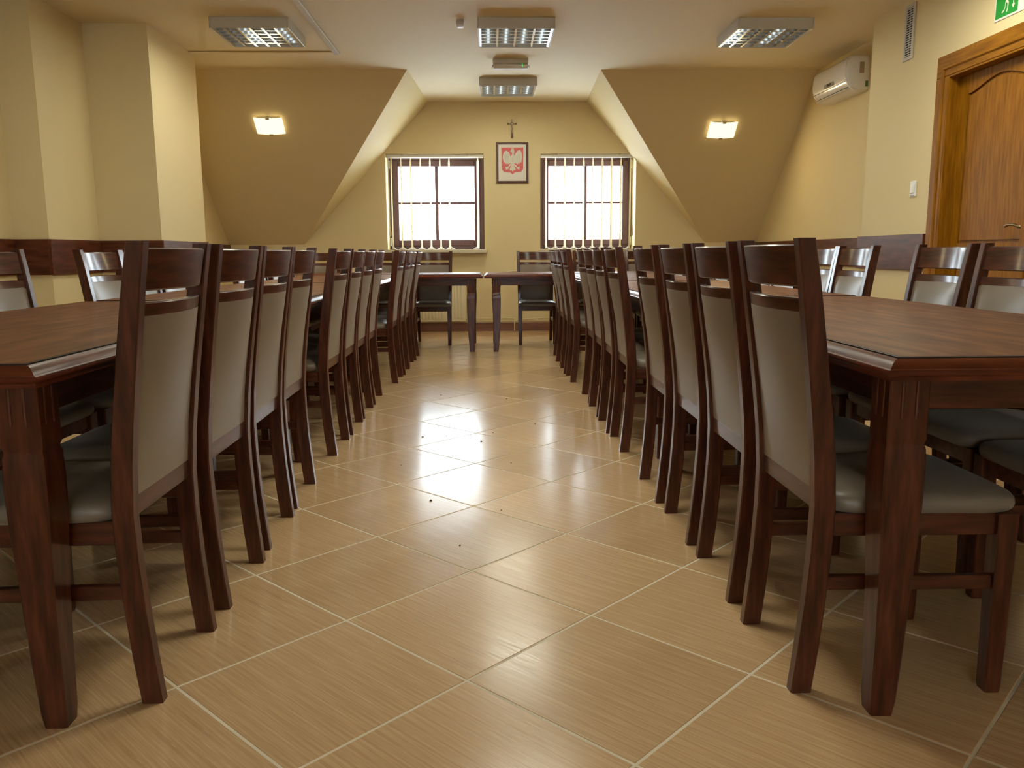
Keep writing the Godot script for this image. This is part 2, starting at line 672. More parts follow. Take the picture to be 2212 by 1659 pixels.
		for k in lower.size() - 1:
			for e in 2:
				var p: Vector3 = lower[k][e]
				var q: Vector3 = lower[k + 1][e]
				var pts := []
				var sag: float = 0.035 + 0.03 * clampf((q.x - p.x - 0.12) * 5.0, 0.0, 1.0)
				for t in 7:
					var f := t / 6.0
					pts.append(p.lerp(q, f) + Vector3(0, 0.012 - sag * (1.0 - pow(2.0 * f - 1.0, 2.0)), 0))
				inst("bead_chain", tubem(pts, 0.0028, 5), M.chain, o)
		# pull cord with its weight at the outer end
		var cx := (x0 + 0.035 if w == 0 else x1 - 0.03) - ox
		inst("pull_cord", tubem([Vector3(cx, -0.04, 0.02), Vector3(cx, -0.86, 0.02)], 0.003, 5), M.chain, o)
		var cw := mk()
		loft(cw, [rect8(Vector3(cx, -0.98, 0.02), Vector3(0.008, 0, 0), Vector3(0, 0, -0.008), 0.003), rect8(Vector3(cx, -0.94, 0.02), Vector3(0.012, 0, 0), Vector3(0, 0, -0.012), 0.004), rect8(Vector3(cx, -0.86, 0.02), Vector3(0.006, 0, 0), Vector3(0, 0, -0.006), 0.002)])
		inst("cord_weight", fin(cw), M.slat, o)


func slat_mesh(h: float) -> ArrayMesh:
	# a fabric lath, slightly bowed across, pointed at its hook
	var st := mk()
	var rings := []
	for r in 3:
		var y: float = [-h, -0.05, 0.0][r]
		var wd: float = [0.0445, 0.0445, 0.016][r]
		var ring := []
		for k in 7:
			var f := k / 6.0 * 2.0 - 1.0
			ring.append(Vector3(f * wd, y, 0.006 * (1.0 - f * f) + 0.0006))
		for k in 7:
			var f := 1.0 - k / 6.0 * 2.0
			ring.append(Vector3(f * wd, y, 0.006 * (1.0 - f * f) - 0.0006))
		ring.reverse()
		rings.append(ring)
	loft(st, rings)
	return fin(st)


func door() -> void:
	var o := structure("door_1")
	var zl := -5.58
	var zr := -4.68
	var top := 2.09
	var xw := 3.05
	# casing boards with a bead, mitre left plain
	for side in 3:
		var st := mk()
		if side < 2:
			var a := zl - 0.14 if side == 0 else zr
			var b := zl if side == 0 else zr + 0.14
			box(st, Vector3(xw - 0.016, 0.0, a), Vector3(xw + 0.01, top, b), 0.004)
			var c := a + 0.085 if side == 0 else b - 0.085
			box(st, Vector3(xw - 0.026, 0.0, c - 0.014), Vector3(xw - 0.01, top + 0.055, c + 0.014), 0.008)
		else:
			box(st, Vector3(xw - 0.016, top, zl - 0.14), Vector3(xw + 0.01, top + 0.14, zr + 0.14), 0.004)
			box(st, Vector3(xw - 0.026, top + 0.041, zl - 0.069), Vector3(xw - 0.01, top + 0.069, zr + 0.069), 0.008)
		inst("casing", fin(st), M.oak if side < 2 else M.oak_z, o)
	inst("jamb", boxm(Vector3(xw - 0.012, 0.0, zl - 0.001), Vector3(xw + 0.13, top, zl + 0.012), 0.002), M.oak, o)
	inst("jamb", boxm(Vector3(xw - 0.012, 0.0, zr - 0.012), Vector3(xw + 0.13, top, zr + 0.001), 0.002), M.oak, o)
	inst("jamb", boxm(Vector3(xw - 0.012, top - 0.012, zl + 0.012), Vector3(xw + 0.13, top + 0.001, zr - 0.012), 0.002), M.oak_z, o)
	# leaf with two raised fields, the upper one with an ogee arch
	var xf := xw + 0.08
	var leaf := inst("leaf", boxm(Vector3(xf, 0.008, zl + 0.014), Vector3(xf + 0.04, top - 0.014, zr - 0.014), 0.003), M.oak, o)
	var wd := zr - zl
	var u0 := 0.115
	var mid := wd * 0.5
	var arch := []                     # from the left shoulder to the peak
	for k in 13:
		var f := k / 12.0
		arch.append(Vector2(lerpf(u0, mid, f), 1.955 + 0.065 * pow(0.5 - 0.5 * cos(PI * f), 0.85)))
	# stiles and rails: a left and a right half round the two openings
	for side in 2:
		var pts := PackedVector2Array([Vector2(0.014, 0.01), Vector2(mid, 0.01), Vector2(mid, 0.16), Vector2(u0, 0.16), Vector2(u0, 0.86), Vector2(mid, 0.86), Vector2(mid, 1.0), Vector2(u0, 1.0)])
		for p in arch:
			pts.append(p)
		pts.append_array([Vector2(mid, top - 0.014), Vector2(0.014, top - 0.014)])
		if side == 1:
			for k in pts.size():
				pts[k].x = wd - pts[k].x
		inst("stile_and_rails", plate(pts, Vector3(xf, 0, zl), Vector3(0, 0, 1), Vector3.UP, 0.014), M.oak, leaf)
	# the two fields lie in the openings behind a groove
	var gap := 0.018
	var field := PackedVector2Array([Vector2(u0 + gap, 1.0 + gap), Vector2(wd - u0 - gap, 1.0 + gap)])
	for k in 25:
		var p: Vector2 = arch[k] if k < 13 else Vector2(wd - arch[24 - k].x, arch[24 - k].y)
		var u := clampf(wd - p.x, u0 + gap, wd - u0 - gap)
		field.append(Vector2(u, p.y - gap))
	var clean := PackedVector2Array()
	for p in field:
		if clean.is_empty() or clean[-1].distance_to(p) > 0.004:
			clean.append(p)
	inst("arched_field", plate(clean, Vector3(xf, 0, zl), Vector3(0, 0, 1), Vector3.UP, 0.012), M.oak, leaf)
	inst("lower_field", plate(v2([u0 + gap, 0.16 + gap, wd - u0 - gap, 0.16 + gap, wd - u0 - gap, 0.86 - gap, u0 + gap, 0.86 - gap]), Vector3(xf, 0, zl), Vector3(0, 0, 1), Vector3.UP, 0.012), M.oak, leaf)
	# lever handle
	var hz := zr - 0.07
	var h := inst("handle", tubem([Vector3(xf - 0.012, 1.085, hz), Vector3(xf - 0.05, 1.085, hz), Vector3(xf - 0.055, 1.088, hz - 0.02), Vector3(xf - 0.055, 1.100, hz - 0.06), Vector3(xf - 0.054, 1.103, hz - 0.115), Vector3(xf - 0.052, 1.093, hz - 0.15)], 0.009, 10), M.brass, leaf)
	h.set_meta("label", "curved brass lever handle")
	inst("handle_plate", boxm(Vector3(xf - 0.022, 0.98, hz - 0.02), Vector3(xf - 0.013, 1.2, hz + 0.02), 0.003), M.brass, leaf)


func trims() -> void:
	# skirting of brown tile
	var b := structure("baseboard_back")
	inst("strip", boxm(Vector3(-3.15, 0.0, ZB), Vector3(3.3, 0.105, ZB + 0.012), 0.002), M.skirting, b)
	b = structure("baseboard_left")
	var st := mk()
	box(st, Vector3(-3.15, 0, ZB + 0.012), Vector3(-3.138, 0.105, -7.9))
	box(st, Vector3(-3.15, 0, -7.9), Vector3(-2.638, 0.105, -7.888))
	box(st, Vector3(-2.65, 0, -7.9), Vector3(-2.638, 0.105, -6.828))
	box(st, Vector3(-3.138, 0, -6.84), Vector3(-2.65, 0.105, -6.828))
	box(st, Vector3(-3.15, 0, -6.84), Vector3(-3.138, 0.105, -6.058))
	box(st, Vector3(-3.4, 0, -6.07), Vector3(-3.15, 0.105, -6.058))
	box(st, Vector3(-3.4, 0, -6.058), Vector3(-3.388, 0.105, ZR))
	inst("strip", fin(st), M.skirting, b)
	b = structure("baseboard_right")
	st = mk()
	box(st, Vector3(3.288, 0, ZB + 0.012), Vector3(3.3, 0.105, -6.75))
	box(st, Vector3(3.038, 0, -6.762), Vector3(3.05, 0.105, -5.72))
	box(st, Vector3(3.038, 0, -4.53), Vector3(3.05, 0.105, ZR))
	inst("strip", fin(st), M.skirting, b)
	# boards along the walls at the height of the chair backs
	var y0 := 0.815
	var y1 := 1.07
	var t := 0.022
	var lay := [
		["left", Vector3(-3.15, y0, ZB + 0.001), Vector3(-3.15 + t, y1, -7.9), 2],
		["left", Vector3(-2.65, y0, -7.9), Vector3(-2.65 + t, y1, -6.84 + t), 2],
		["left", Vector3(-3.15 + t, y0, -6.84), Vector3(-2.65, y1, -6.84 + t), 0],
		["left", Vector3(-3.15, y0, -6.84), Vector3(-3.15 + t, y1, -6.07 + t), 2],
		["left", Vector3(-3.4 + t, y0, -6.07), Vector3(-3.15, y1, -6.07 + t), 0],
		["left", Vector3(-3.4, y0, -6.07), Vector3(-3.4 + t, y1, ZR), 2],
		["right", Vector3(3.3 - t, y0, ZB + 0.001), Vector3(3.3, y1, -6.75), 2],
		["right", Vector3(3.05 - t, y0, -6.775), Vector3(3.05, y1, -5.74), 2],
		["right", Vector3(3.05 - t, y0, -4.52), Vector3(3.05, y1, ZR), 2],
	]
	var n := 0
	for d in lay:
		n += 1
		var o := structure("trim_%d" % n)
		inst("board", boxm(d[1], d[2], 0.002), M.board_z if d[3] == 2 else M.board_x, o)


# ------------------------------------------------------------------ ceiling
func louvre_lamp(at: Vector3, label: String, group: String, columns: int, on: float) -> void:
	var o := thing("ceiling_lamp", at, label, "ceiling lamp", group)
	var h := 0.3
	var dp := 0.085
	var st := mk()
	box(st, Vector3(-h, -dp, -h), Vector3(-h + 0.012, 0, h), 0.003)
	box(st, Vector3(h - 0.012, -dp, -h), Vector3(h, 0, h), 0.003)
	box(st, Vector3(-h + 0.012, -dp, -h), Vector3(h - 0.012, 0, -h + 0.012), 0.003)
	box(st, Vector3(-h + 0.012, -dp, h - 0.012), Vector3(h - 0.012, 0, h), 0.003)
	box(st, Vector3(-h + 0.012, -0.012, -h + 0.012), Vector3(h - 0.012, 0, h - 0.012))
	inst("housing", fin(st), M.fitting, o)
	var lo := -dp + 0.003
	var hi := -0.035
	var inner := h - 0.014
	for k in columns + 1:
		var x := -inner + 2.0 * inner * k / columns
		inst("louvre_blade", blade_mesh(inner * 2.0, lo, hi), M.alu, o, Vector3(clampf(x, -inner + 0.008, inner - 0.008), 0, 0))
	var cells := 6
	for k in range(1, cells):
		var z := -inner + 2.0 * inner * k / cells
		var b := inst("cross_blade", blade_mesh(inner * 2.0, lo + 0.004, hi), M.alu, o, Vector3(0, 0, z))
		b.rotation.y = PI / 2
	for k in 4:
		var x := -inner + 2.0 * inner * (k + 0.5) / 4
		inst("fluorescent_tube", tubem([Vector3(x, -0.025, -inner + 0.02), Vector3(x, -0.025, inner - 0.02)], 0.008, 8), M.tube_on if on > 0.0 else M.tube_off, o)
	if on > 0.0:
		var l := AreaLight3D.new()
		l.name = "lamp_light"
		l.area_size = Vector2(0.54, 0.54)
		l.area_normalize_energy = true
		l.light_energy = on
		l.light_color = Color(1.0, 1.0, 0.92)
		l.shadow_enabled = true
		l.area_range = 15.0
		o.add_child(l)
		l.position = Vector3(0, -dp - 0.004, 0)
		l.rotation.x = -PI / 2


func blade_mesh(len_: float, lo: float, hi: float) -> ArrayMesh:
	# mirror blade with hollow flanks, sharp above
	var st := mk()
	var prof := []
	for k in 6:
		var f := k / 5.0
		prof.append(Vector2(0.0008 + 0.0075 * pow(1.0 - f, 2.2), lerpf(lo, hi, f)))
	var ring0 := []
	var ring1 := []
	for p in prof:
		ring0.append(Vector3(p.x, p.y, len_ * 0.5))
		ring1.append(Vector3(p.x, p.y, -len_ * 0.5))
	prof.reverse()
	for p in prof:
		ring0.append(Vector3(-p.x, p.y, len_ * 0.5))
		ring1.append(Vector3(-p.x, p.y, -len_ * 0.5))
	for k in ring0.size():
		st.set_smooth_group(1 if k < 5 else (2 if k == 5 or k == 11 else 3))
		var n := (k + 1) % ring0.size()
		quad(st, ring1[k], ring1[n], ring0[n], ring0[k])
	flat(st)
	fan(st, ring0, false)
	fan(st, ring1, true)
	return fin(st)


func ceiling_things() -> void:
	var g := "louvred ceiling lamps"
	louvre_lamp(Vector3(-1.81, CEIL, -6.95), "square louvred ceiling lamp beside the ceiling trunking and the wall column", g, 6, 1.3)
	louvre_lamp(Vector3(0.228, CEIL, -6.95), "square louvred ceiling lamp over the aisle next to the small sensor", g, 4, 1.3)
	louvre_lamp(Vector3(2.24, CEIL, -6.95), "square louvred ceiling lamp next to the air conditioner", g, 6, 0.35)
	louvre_lamp(Vector3(0.217, CEIL, -9.13), "square louvred ceiling lamp inside the dormer above the crucifix", g, 4, 1.2)
	louvre_lamp(Vector3(-1.81, CEIL, -4.75), "lit louvred ceiling lamp over the column-side tables", g, 6, 1.4)
	louvre_lamp(Vector3(0.228, CEIL, -4.75), "lit louvred ceiling lamp over the near half of the aisle", g, 4, 1.8)
	louvre_lamp(Vector3(0.228, CEIL, -2.55), "lit louvred ceiling lamp over the aisle at the near table ends", g, 4, 2.2)
	louvre_lamp(Vector3(2.24, CEIL, -4.75), "lit louvred ceiling lamp over the door-side tables", g, 6, 2.6)

	# emergency light
	var o := thing("emergency_light", Vector3(0.22, CEIL, -8.05), "slim grey emergency light with a green diode between two louvred lamps", "emergency light")
	inst("base", boxm(Vector3(-0.165, -0.045, -0.05), Vector3(0.165, 0, 0.05), 0.004), M.fitting, o)
	inst("diffuser", boxm(Vector3(-0.172, -0.088, -0.055), Vector3(0.172, -0.045, 0.055), 0.018), M.white, o)
	inst("end_clip", boxm(Vector3(-0.176, -0.086, 0.03), Vector3(-0.17, -0.06, 0.05), 0.002), M.alu, o)
	inst("end_clip", boxm(Vector3(0.17, -0.086, 0.03), Vector3(0.176, -0.06, 0.05), 0.002), M.alu, o)
	var led := inst("indicator_led", boxm(Vector3(0.108, -0.080, 0.045), Vector3(0.1125, -0.046, 0.0562), 0.001), M.led, o)
	led.set_meta("label", "small green diode")
	# sensor
	o = thing("motion_sensor", Vector3(-0.205, CEIL, -6.74), "small white ceiling sensor next to a louvred lamp over the aisle", "sensor")
	inst("socket", boxm(Vector3(-0.03, -0.04, -0.03), Vector3(0.03, 0, 0.03), 0.006), M.fitting, o)
	inst("lens", boxm(Vector3(-0.028, -0.056, -0.028), Vector3(0.028, -0.04, 0.028), 0.008), M.white, o)
	# cable trunking: one run along the room, one across to the column
	o = thing("cable_trunking", Vector3(-1.345, CEIL - 0.001, -7.76), "pale plastic cable trunking along and across the ceiling", "cable trunking")
	inst("long_channel", boxm(Vector3(-0.025, -0.022, -0.025), Vector3(0.025, 0, 0.0 - (-7.76) + ZR - 0.01), 0.003), M.fitting, o)
	inst("cross_channel", boxm(Vector3(-1.30, -0.012, -0.03), Vector3(-0.025, 0, 0.02), 0.003), M.ceiling, o)


func wall_lamp(label: String, at: Vector3) -> void:
	# square glass shade on the roof slope
	var o := thing("wall_lamp", at, label, "wall lamp", "lit wall lamps")
	var down := Vector3(0, -1.67, -1.72).normalized()
	var out_ := Vector3.RIGHT.cross(down).normalized()
	if out_.z < 0:
		out_ = -out_
	o.basis = Basis(Vector3.RIGHT, -down, out_)
	inst("back_plate", boxm(Vector3(-0.12, -0.085, 0.0), Vector3(0.12, 0.085, 0.022), 0.004), M.alu, o)
	# gently bowed glass
	var st := mk()
	var rings := []
	for k in 9:
		var f := k / 8.0 * 2.0 - 1.0
		var zc := 0.052 - 0.016 * f * f
		rings.append(rect8(Vector3(f * 0.145, 0, zc), Vector3(0, 0, 0.004), Vector3(0, -0.1, 0), 0.002))
	for r in rings:
		r.reverse()
	loft(st, rings)
	inst("glass_shade", fin(st), M.lamp_glass, o)
	inst("shade_clip", boxm(Vector3(-0.02, 0.09, 0.02), Vector3(0.02, 0.108, 0.062), 0.003), M.alu, o)
	inst("shade_clip", boxm(Vector3(-0.02, -0.108, 0.02), Vector3(0.02, -0.09, 0.062), 0.003), M.alu, o)
	var l := AreaLight3D.new()
	l.name = "lamp_light"
	l.area_size = Vector2(0.26, 0.18)
	l.area_normalize_energy = true
	l.light_energy = 0.7
	l.light_color = Color(1.0, 0.9, 0.68)
	l.shadow_enabled = true
	l.area_range = 12.0
	o.add_child(l)
	l.position = Vector3(0, 0, 0.064)
	l.rotation.y = PI


# ------------------------------------------------------------------ things on the walls
func wall_things() -> void:
	wall_lamp("lit square glass wall lamp on the sloped ceiling by the wall column", Vector3(-2.262, 2.300, -8.935))
	wall_lamp("lit square glass wall lamp on the sloped ceiling by the air conditioner", Vector3(2.485, 2.258, -8.98))

	# air conditioner
	var o := thing("air_conditioner", Vector3(3.298, 2.33, -7.72), "white wall-mounted air conditioner high on the wall near the door", "air conditioner")
	var prof := [Vector2(0.0, 0.0), Vector2(0.10, -0.005), Vector2(0.15, 0.02), Vector2(0.185, 0.07), Vector2(0.2, 0.13), Vector2(0.2, 0.2), Vector2(0.188, 0.26), Vector2(0.165, 0.283), Vector2(0.12, 0.29), Vector2(0.0, 0.29)]
	var st := mk()
	var r0 := []
	var r1 := []
	for p in prof:
		r0.append(Vector3(-p.x, p.y, 0.36))
		r1.append(Vector3(-p.x, p.y, -0.36))
	for k in prof.size():
		st.set_smooth_group(1 if k < prof.size() - 2 else 20 + k)
		var n := (k + 1) % prof.size()
		quad(st, r0[k], r1[k], r1[n], r0[n])
	flat(st)
	fan(st, r0, true)
	fan(st, r1, false)
	inst("body", fin(st), M.ac, o)
	for s in [-1, 1]:
		var e := mk()
		var q0 := []
		var q1 := []
		for p in prof:
			q0.append(Vector3(-p.x * 0.97, 0.145 + (p.y - 0.145) * 0.97, s * 0.36))
			q1.append(Vector3(-p.x * 0.93, 0.145 + (p.y - 0.145) * 0.92, s * 0.385))
		if s < 0:
			q0.reverse()
			q1.reverse()
		q0.reverse()
		q1.reverse()
		loft(e, [q0, q1])
		inst("end_cap", fin(e), M.ac, o)
	inst("panel_seam", boxm(Vector3(-0.190, 0.078, -0.355), Vector3(-0.182, 0.083, 0.355)), M.slot, o)
	inst("air_flap", boxm(Vector3(-0.17, 0.018, -0.33), Vector3(-0.135, 0.026, 0.33), 0.002), M.white, o)
	inst("flap_gap", boxm(Vector3(-0.163, 0.030, -0.34), Vector3(-0.150, 0.035, 0.34)), M.slot, o)
	inst("display", boxm(Vector3(-0.2005, 0.105, -0.03), Vector3(-0.196, 0.125, 0.06), 0.001), M.dark, o)
	inst("display_surround", boxm(Vector3(-0.1998, 0.095, -0.09), Vector3(-0.194, 0.140, 0.12), 0.001), M.grey, o)
	inst("rating_label", boxm(Vector3(-0.085, 0.14, 0.383), Vector3(-0.045, 0.235, 0.3862)), M.sticker, o)
	inst("energy_label", boxm(Vector3(-0.03, 0.03, 0.383), Vector3(-0.005, 0.08, 0.3862)), M.green_sticker, o)

	# ventilation grille on the wall by the door
	o = thing("vent_grille", Vector3(3.05, 2.315, -6.16), "tall narrow white ventilation grille above the light switch", "vent")
	st = mk()
	var hh := 0.385
	box(st, Vector3(-0.012, 0, -0.068), Vector3(0, hh, -0.046), 0.003)
	box(st, Vector3(-0.012, 0, 0.046), Vector3(0, hh, 0.068), 0.003)
	box(st, Vector3(-0.012, 0, -0.046), Vector3(0, 0.024, 0.046), 0.003)
	box(st, Vector3(-0.012, hh - 0.024, -0.046), Vector3(0, hh, 0.046), 0.003)
	inst("frame", fin(st), M.fitting, o)
	inst("backing", boxm(Vector3(-0.0015, 0.02, -0.048), Vector3(-0.0005, hh - 0.02, 0.048)), M.dark, o)
	var sm := mk()
	flat(sm)
	var lo := []
	box(sm, Vector3(-0.008, -0.0036, -0.046), Vector3(-0.005, 0.0036, 0.046), 0.001)
	var sl := fin(sm)
	for k in 20:
		inst("slat", sl, M.fitting, o, Vector3(0, 0.034 + k * 0.0168, 0))
	inst("centre_rib", boxm(Vector3(-0.005, 0.024, -0.002), Vector3(-0.0015, hh - 0.024, 0.002)), M.fitting, o)

	# light switch
	o = thing("light_switch", Vector3(3.05, 1.335, -5.95), "white rocker light switch between the vent grille and the board", "light switch")
	inst("plate", boxm(Vector3(-0.010, 0, -0.042), Vector3(0, 0.112, 0.042), 0.004), M.white, o)
	inst("rocker", boxm(Vector3(-0.015, 0.024, -0.028), Vector3(-0.008, 0.09, 0.028), 0.003), M.white, o)
	inst("indicator", boxm(Vector3(-0.0115, 0.006, -0.03), Vector3(-0.0095, 0.016, 0.03), 0.001), M.grey, o)

	exit_sign()
	emblem()
	crucifix()

	# radiator below the window
	o = thing("radiator", Vector3(-0.79, 0.125, ZB + 0.002), "cream panel radiator with upright grooves below the window", "radiator")
	inst("rear_panel", boxm(Vector3(-0.5, 0, 0.03), Vector3(0.5, 0.48, 0.05), 0.005), M.radiator, o)
	st = mk()
	box(st, Vector3(-0.5, 0, 0.075), Vector3(0.5, 0.48, 0.09), 0.006)
	inst("front_panel", fin(st), M.radiator, o)
	var rib := mk()
	loft(rib, [rect8(Vector3(0, 0.03, 0.091), Vector3(0.012, 0, 0), Vector3(0, 0, -0.003), 0.002), rect8(Vector3(0, 0.05, 0.091), Vector3(0.0145, 0, 0), Vector3(0, 0, -0.009), 0.006), rect8(Vector3(0, 0.43, 0.091), Vector3(0.0145, 0, 0), Vector3(0, 0, -0.009), 0.006), rect8(Vector3(0, 0.45, 0.091), Vector3(0.012, 0, 0), Vector3(0, 0, -0.003), 0.002)])
	var ribm := fin(rib)
	for k in 24:
		inst("flute", ribm, M.radiator, o, Vector3(-0.46 + k * 0.04, 0, 0))
	inst("top_grille", boxm(Vector3(-0.5, 0.47, 0.03), Vector3(0.5, 0.485, 0.09), 0.003), M.radiator, o)
	inst("bracket", boxm(Vector3(-0.3, 0.05, 0), Vector3(-0.26, 0.45, 0.03)), M.radiator, o)
	inst("bracket", boxm(Vector3(0.26, 0.05, 0), Vector3(0.3, 0.45, 0.03)), M.radiator, o)
	inst("valve", tubem([Vector3(0.5, 0.035, 0.06), Vector3(0.535, 0.035, 0.06), Vector3(0.535, 0.0, 0.06)], 0.012), M.pipe, o)

	# heating pipes on the window wall
	var zp := ZB + 0.04
	o = thing("heating_pipe", Vector3(-0.25, 0.158, zp), "upper cream heating pipe along the window wall above the skirting", "pipe", "heating pipes")
	inst("run", tubem([Vector3(0, 0, 0), Vector3(0.545, 0, 0), Vector3(0.56, -0.003, 0.02), Vector3(0.56, -0.012, 0.022), Vector3(0.56, -0.15, 0.022)], 0.008), M.pipe, o)
	o = thing("heating_pipe", Vector3(-0.25, 0.123, zp), "lower cream heating pipe along the window wall touching the skirting", "pipe", "heating pipes")
	inst("run", tubem([Vector3(0, 0, 0), Vector3(3.1, 0.0, 0)], 0.009), M.pipe, o)
	o = thing("heating_pipe", Vector3(0.34, 0.146, zp + 0.02), "thin cream heating pipe rising behind the chair on the window wall", "pipe", "heating pipes")
	inst("run", tubem([Vector3(0, -0.012, 0), Vector3(0.12, 0.004, 0), Vector3(0.4, 0.018, 0), Vector3(0.9, 0.02, 0), Vector3(2.4, 0.02, 0)], 0.007), M.pipe, o)
	# cable across the wall between the windows
	o = thing("wall_cable", Vector3(-0.06, 0.70, ZB + 0.006), "thin pale cable on the wall between the two windows", "cable")
	inst("cable", tubem([Vector3(0, 0, 0), Vector3(0.2, 0.012, 0), Vector3(0.32, 0.034, 0), Vector3(0.42, 0.04, 0), Vector3(0.7, 0.04, 0)], 0.005, 6), M.white, o)


func exit_sign() -> void:
	var L := 0.40
	var H := 0.17
	var o := thing("exit_sign", Vector3(3.05, 2.312, -5.115), "green and white emergency exit sign above the door", "sign")
	inst("board", boxm(Vector3(-0.006, -0.012, -0.012), Vector3(0, H + 0.012, L), 0.001), M.white, o)
	var x := -0.0065
	var p := inst("green_field", boxm(Vector3(x - 0.0005, 0, 0), Vector3(x + 0.001, H, 0.21), 0.0), M.green, o)
	var U := Vector3(0, 0, 1)
	var O := Vector3(x - 0.0004, 0, 0)
	var shapes := {
		"running_figure": [
			[0.066, 0.020, 0.082, 0.030, 0.092, 0.044, 0.094, 0.066, 0.102, 0.076, 0.112, 0.064, 0.112, 0.040, 0.104, 0.022, 0.112, 0.016, 0.120, 0.038, 0.122, 0.070, 0.112, 0.086, 0.114, 0.096, 0.128, 0.100, 0.140, 0.116, 0.134, 0.120, 0.122, 0.110, 0.114, 0.112, 0.118, 0.132, 0.108, 0.138, 0.094, 0.128, 0.086, 0.100, 0.092, 0.097, 0.100, 0.118, 0.098, 0.092, 0.090, 0.076, 0.088, 0.050, 0.078, 0.036, 0.060, 0.027],
			[0.112, 0.146, 0.118, 0.142, 0.126, 0.144, 0.130, 0.151, 0.128, 0.159, 0.120, 0.163, 0.112, 0.159, 0.109, 0.152],
		],
		"down_arrow": [[0.164, 0.150, 0.164, 0.045, 0.157, 0.052, 0.154, 0.044, 0.168, 0.026, 0.182, 0.044, 0.178, 0.052, 0.172, 0.045, 0.172, 0.150]],
	}
	for called in shapes:
		for poly in shapes[called]:
			inst(called, plate(v2(poly), O, U, Vector3.UP, 0.0008), M.paper, p)
	var t := TextMesh.new()
	t.text = "EW"
	var f := SystemFont.new()
	f.font_names = PackedStringArray(["Droid Sans"])
	t.font = f
	t.font_size = 32
	t.pixel_size = 0.0011
	t.depth = 0.0008
	t.horizontal_alignment = HORIZONTAL_ALIGNMENT_LEFT
	var tm := inst("lettering", t, M.paper, p)
	tm.position = Vector3(x - 0.0009, 0.138, 0.014)
	tm.rotation.y = -PI / 2


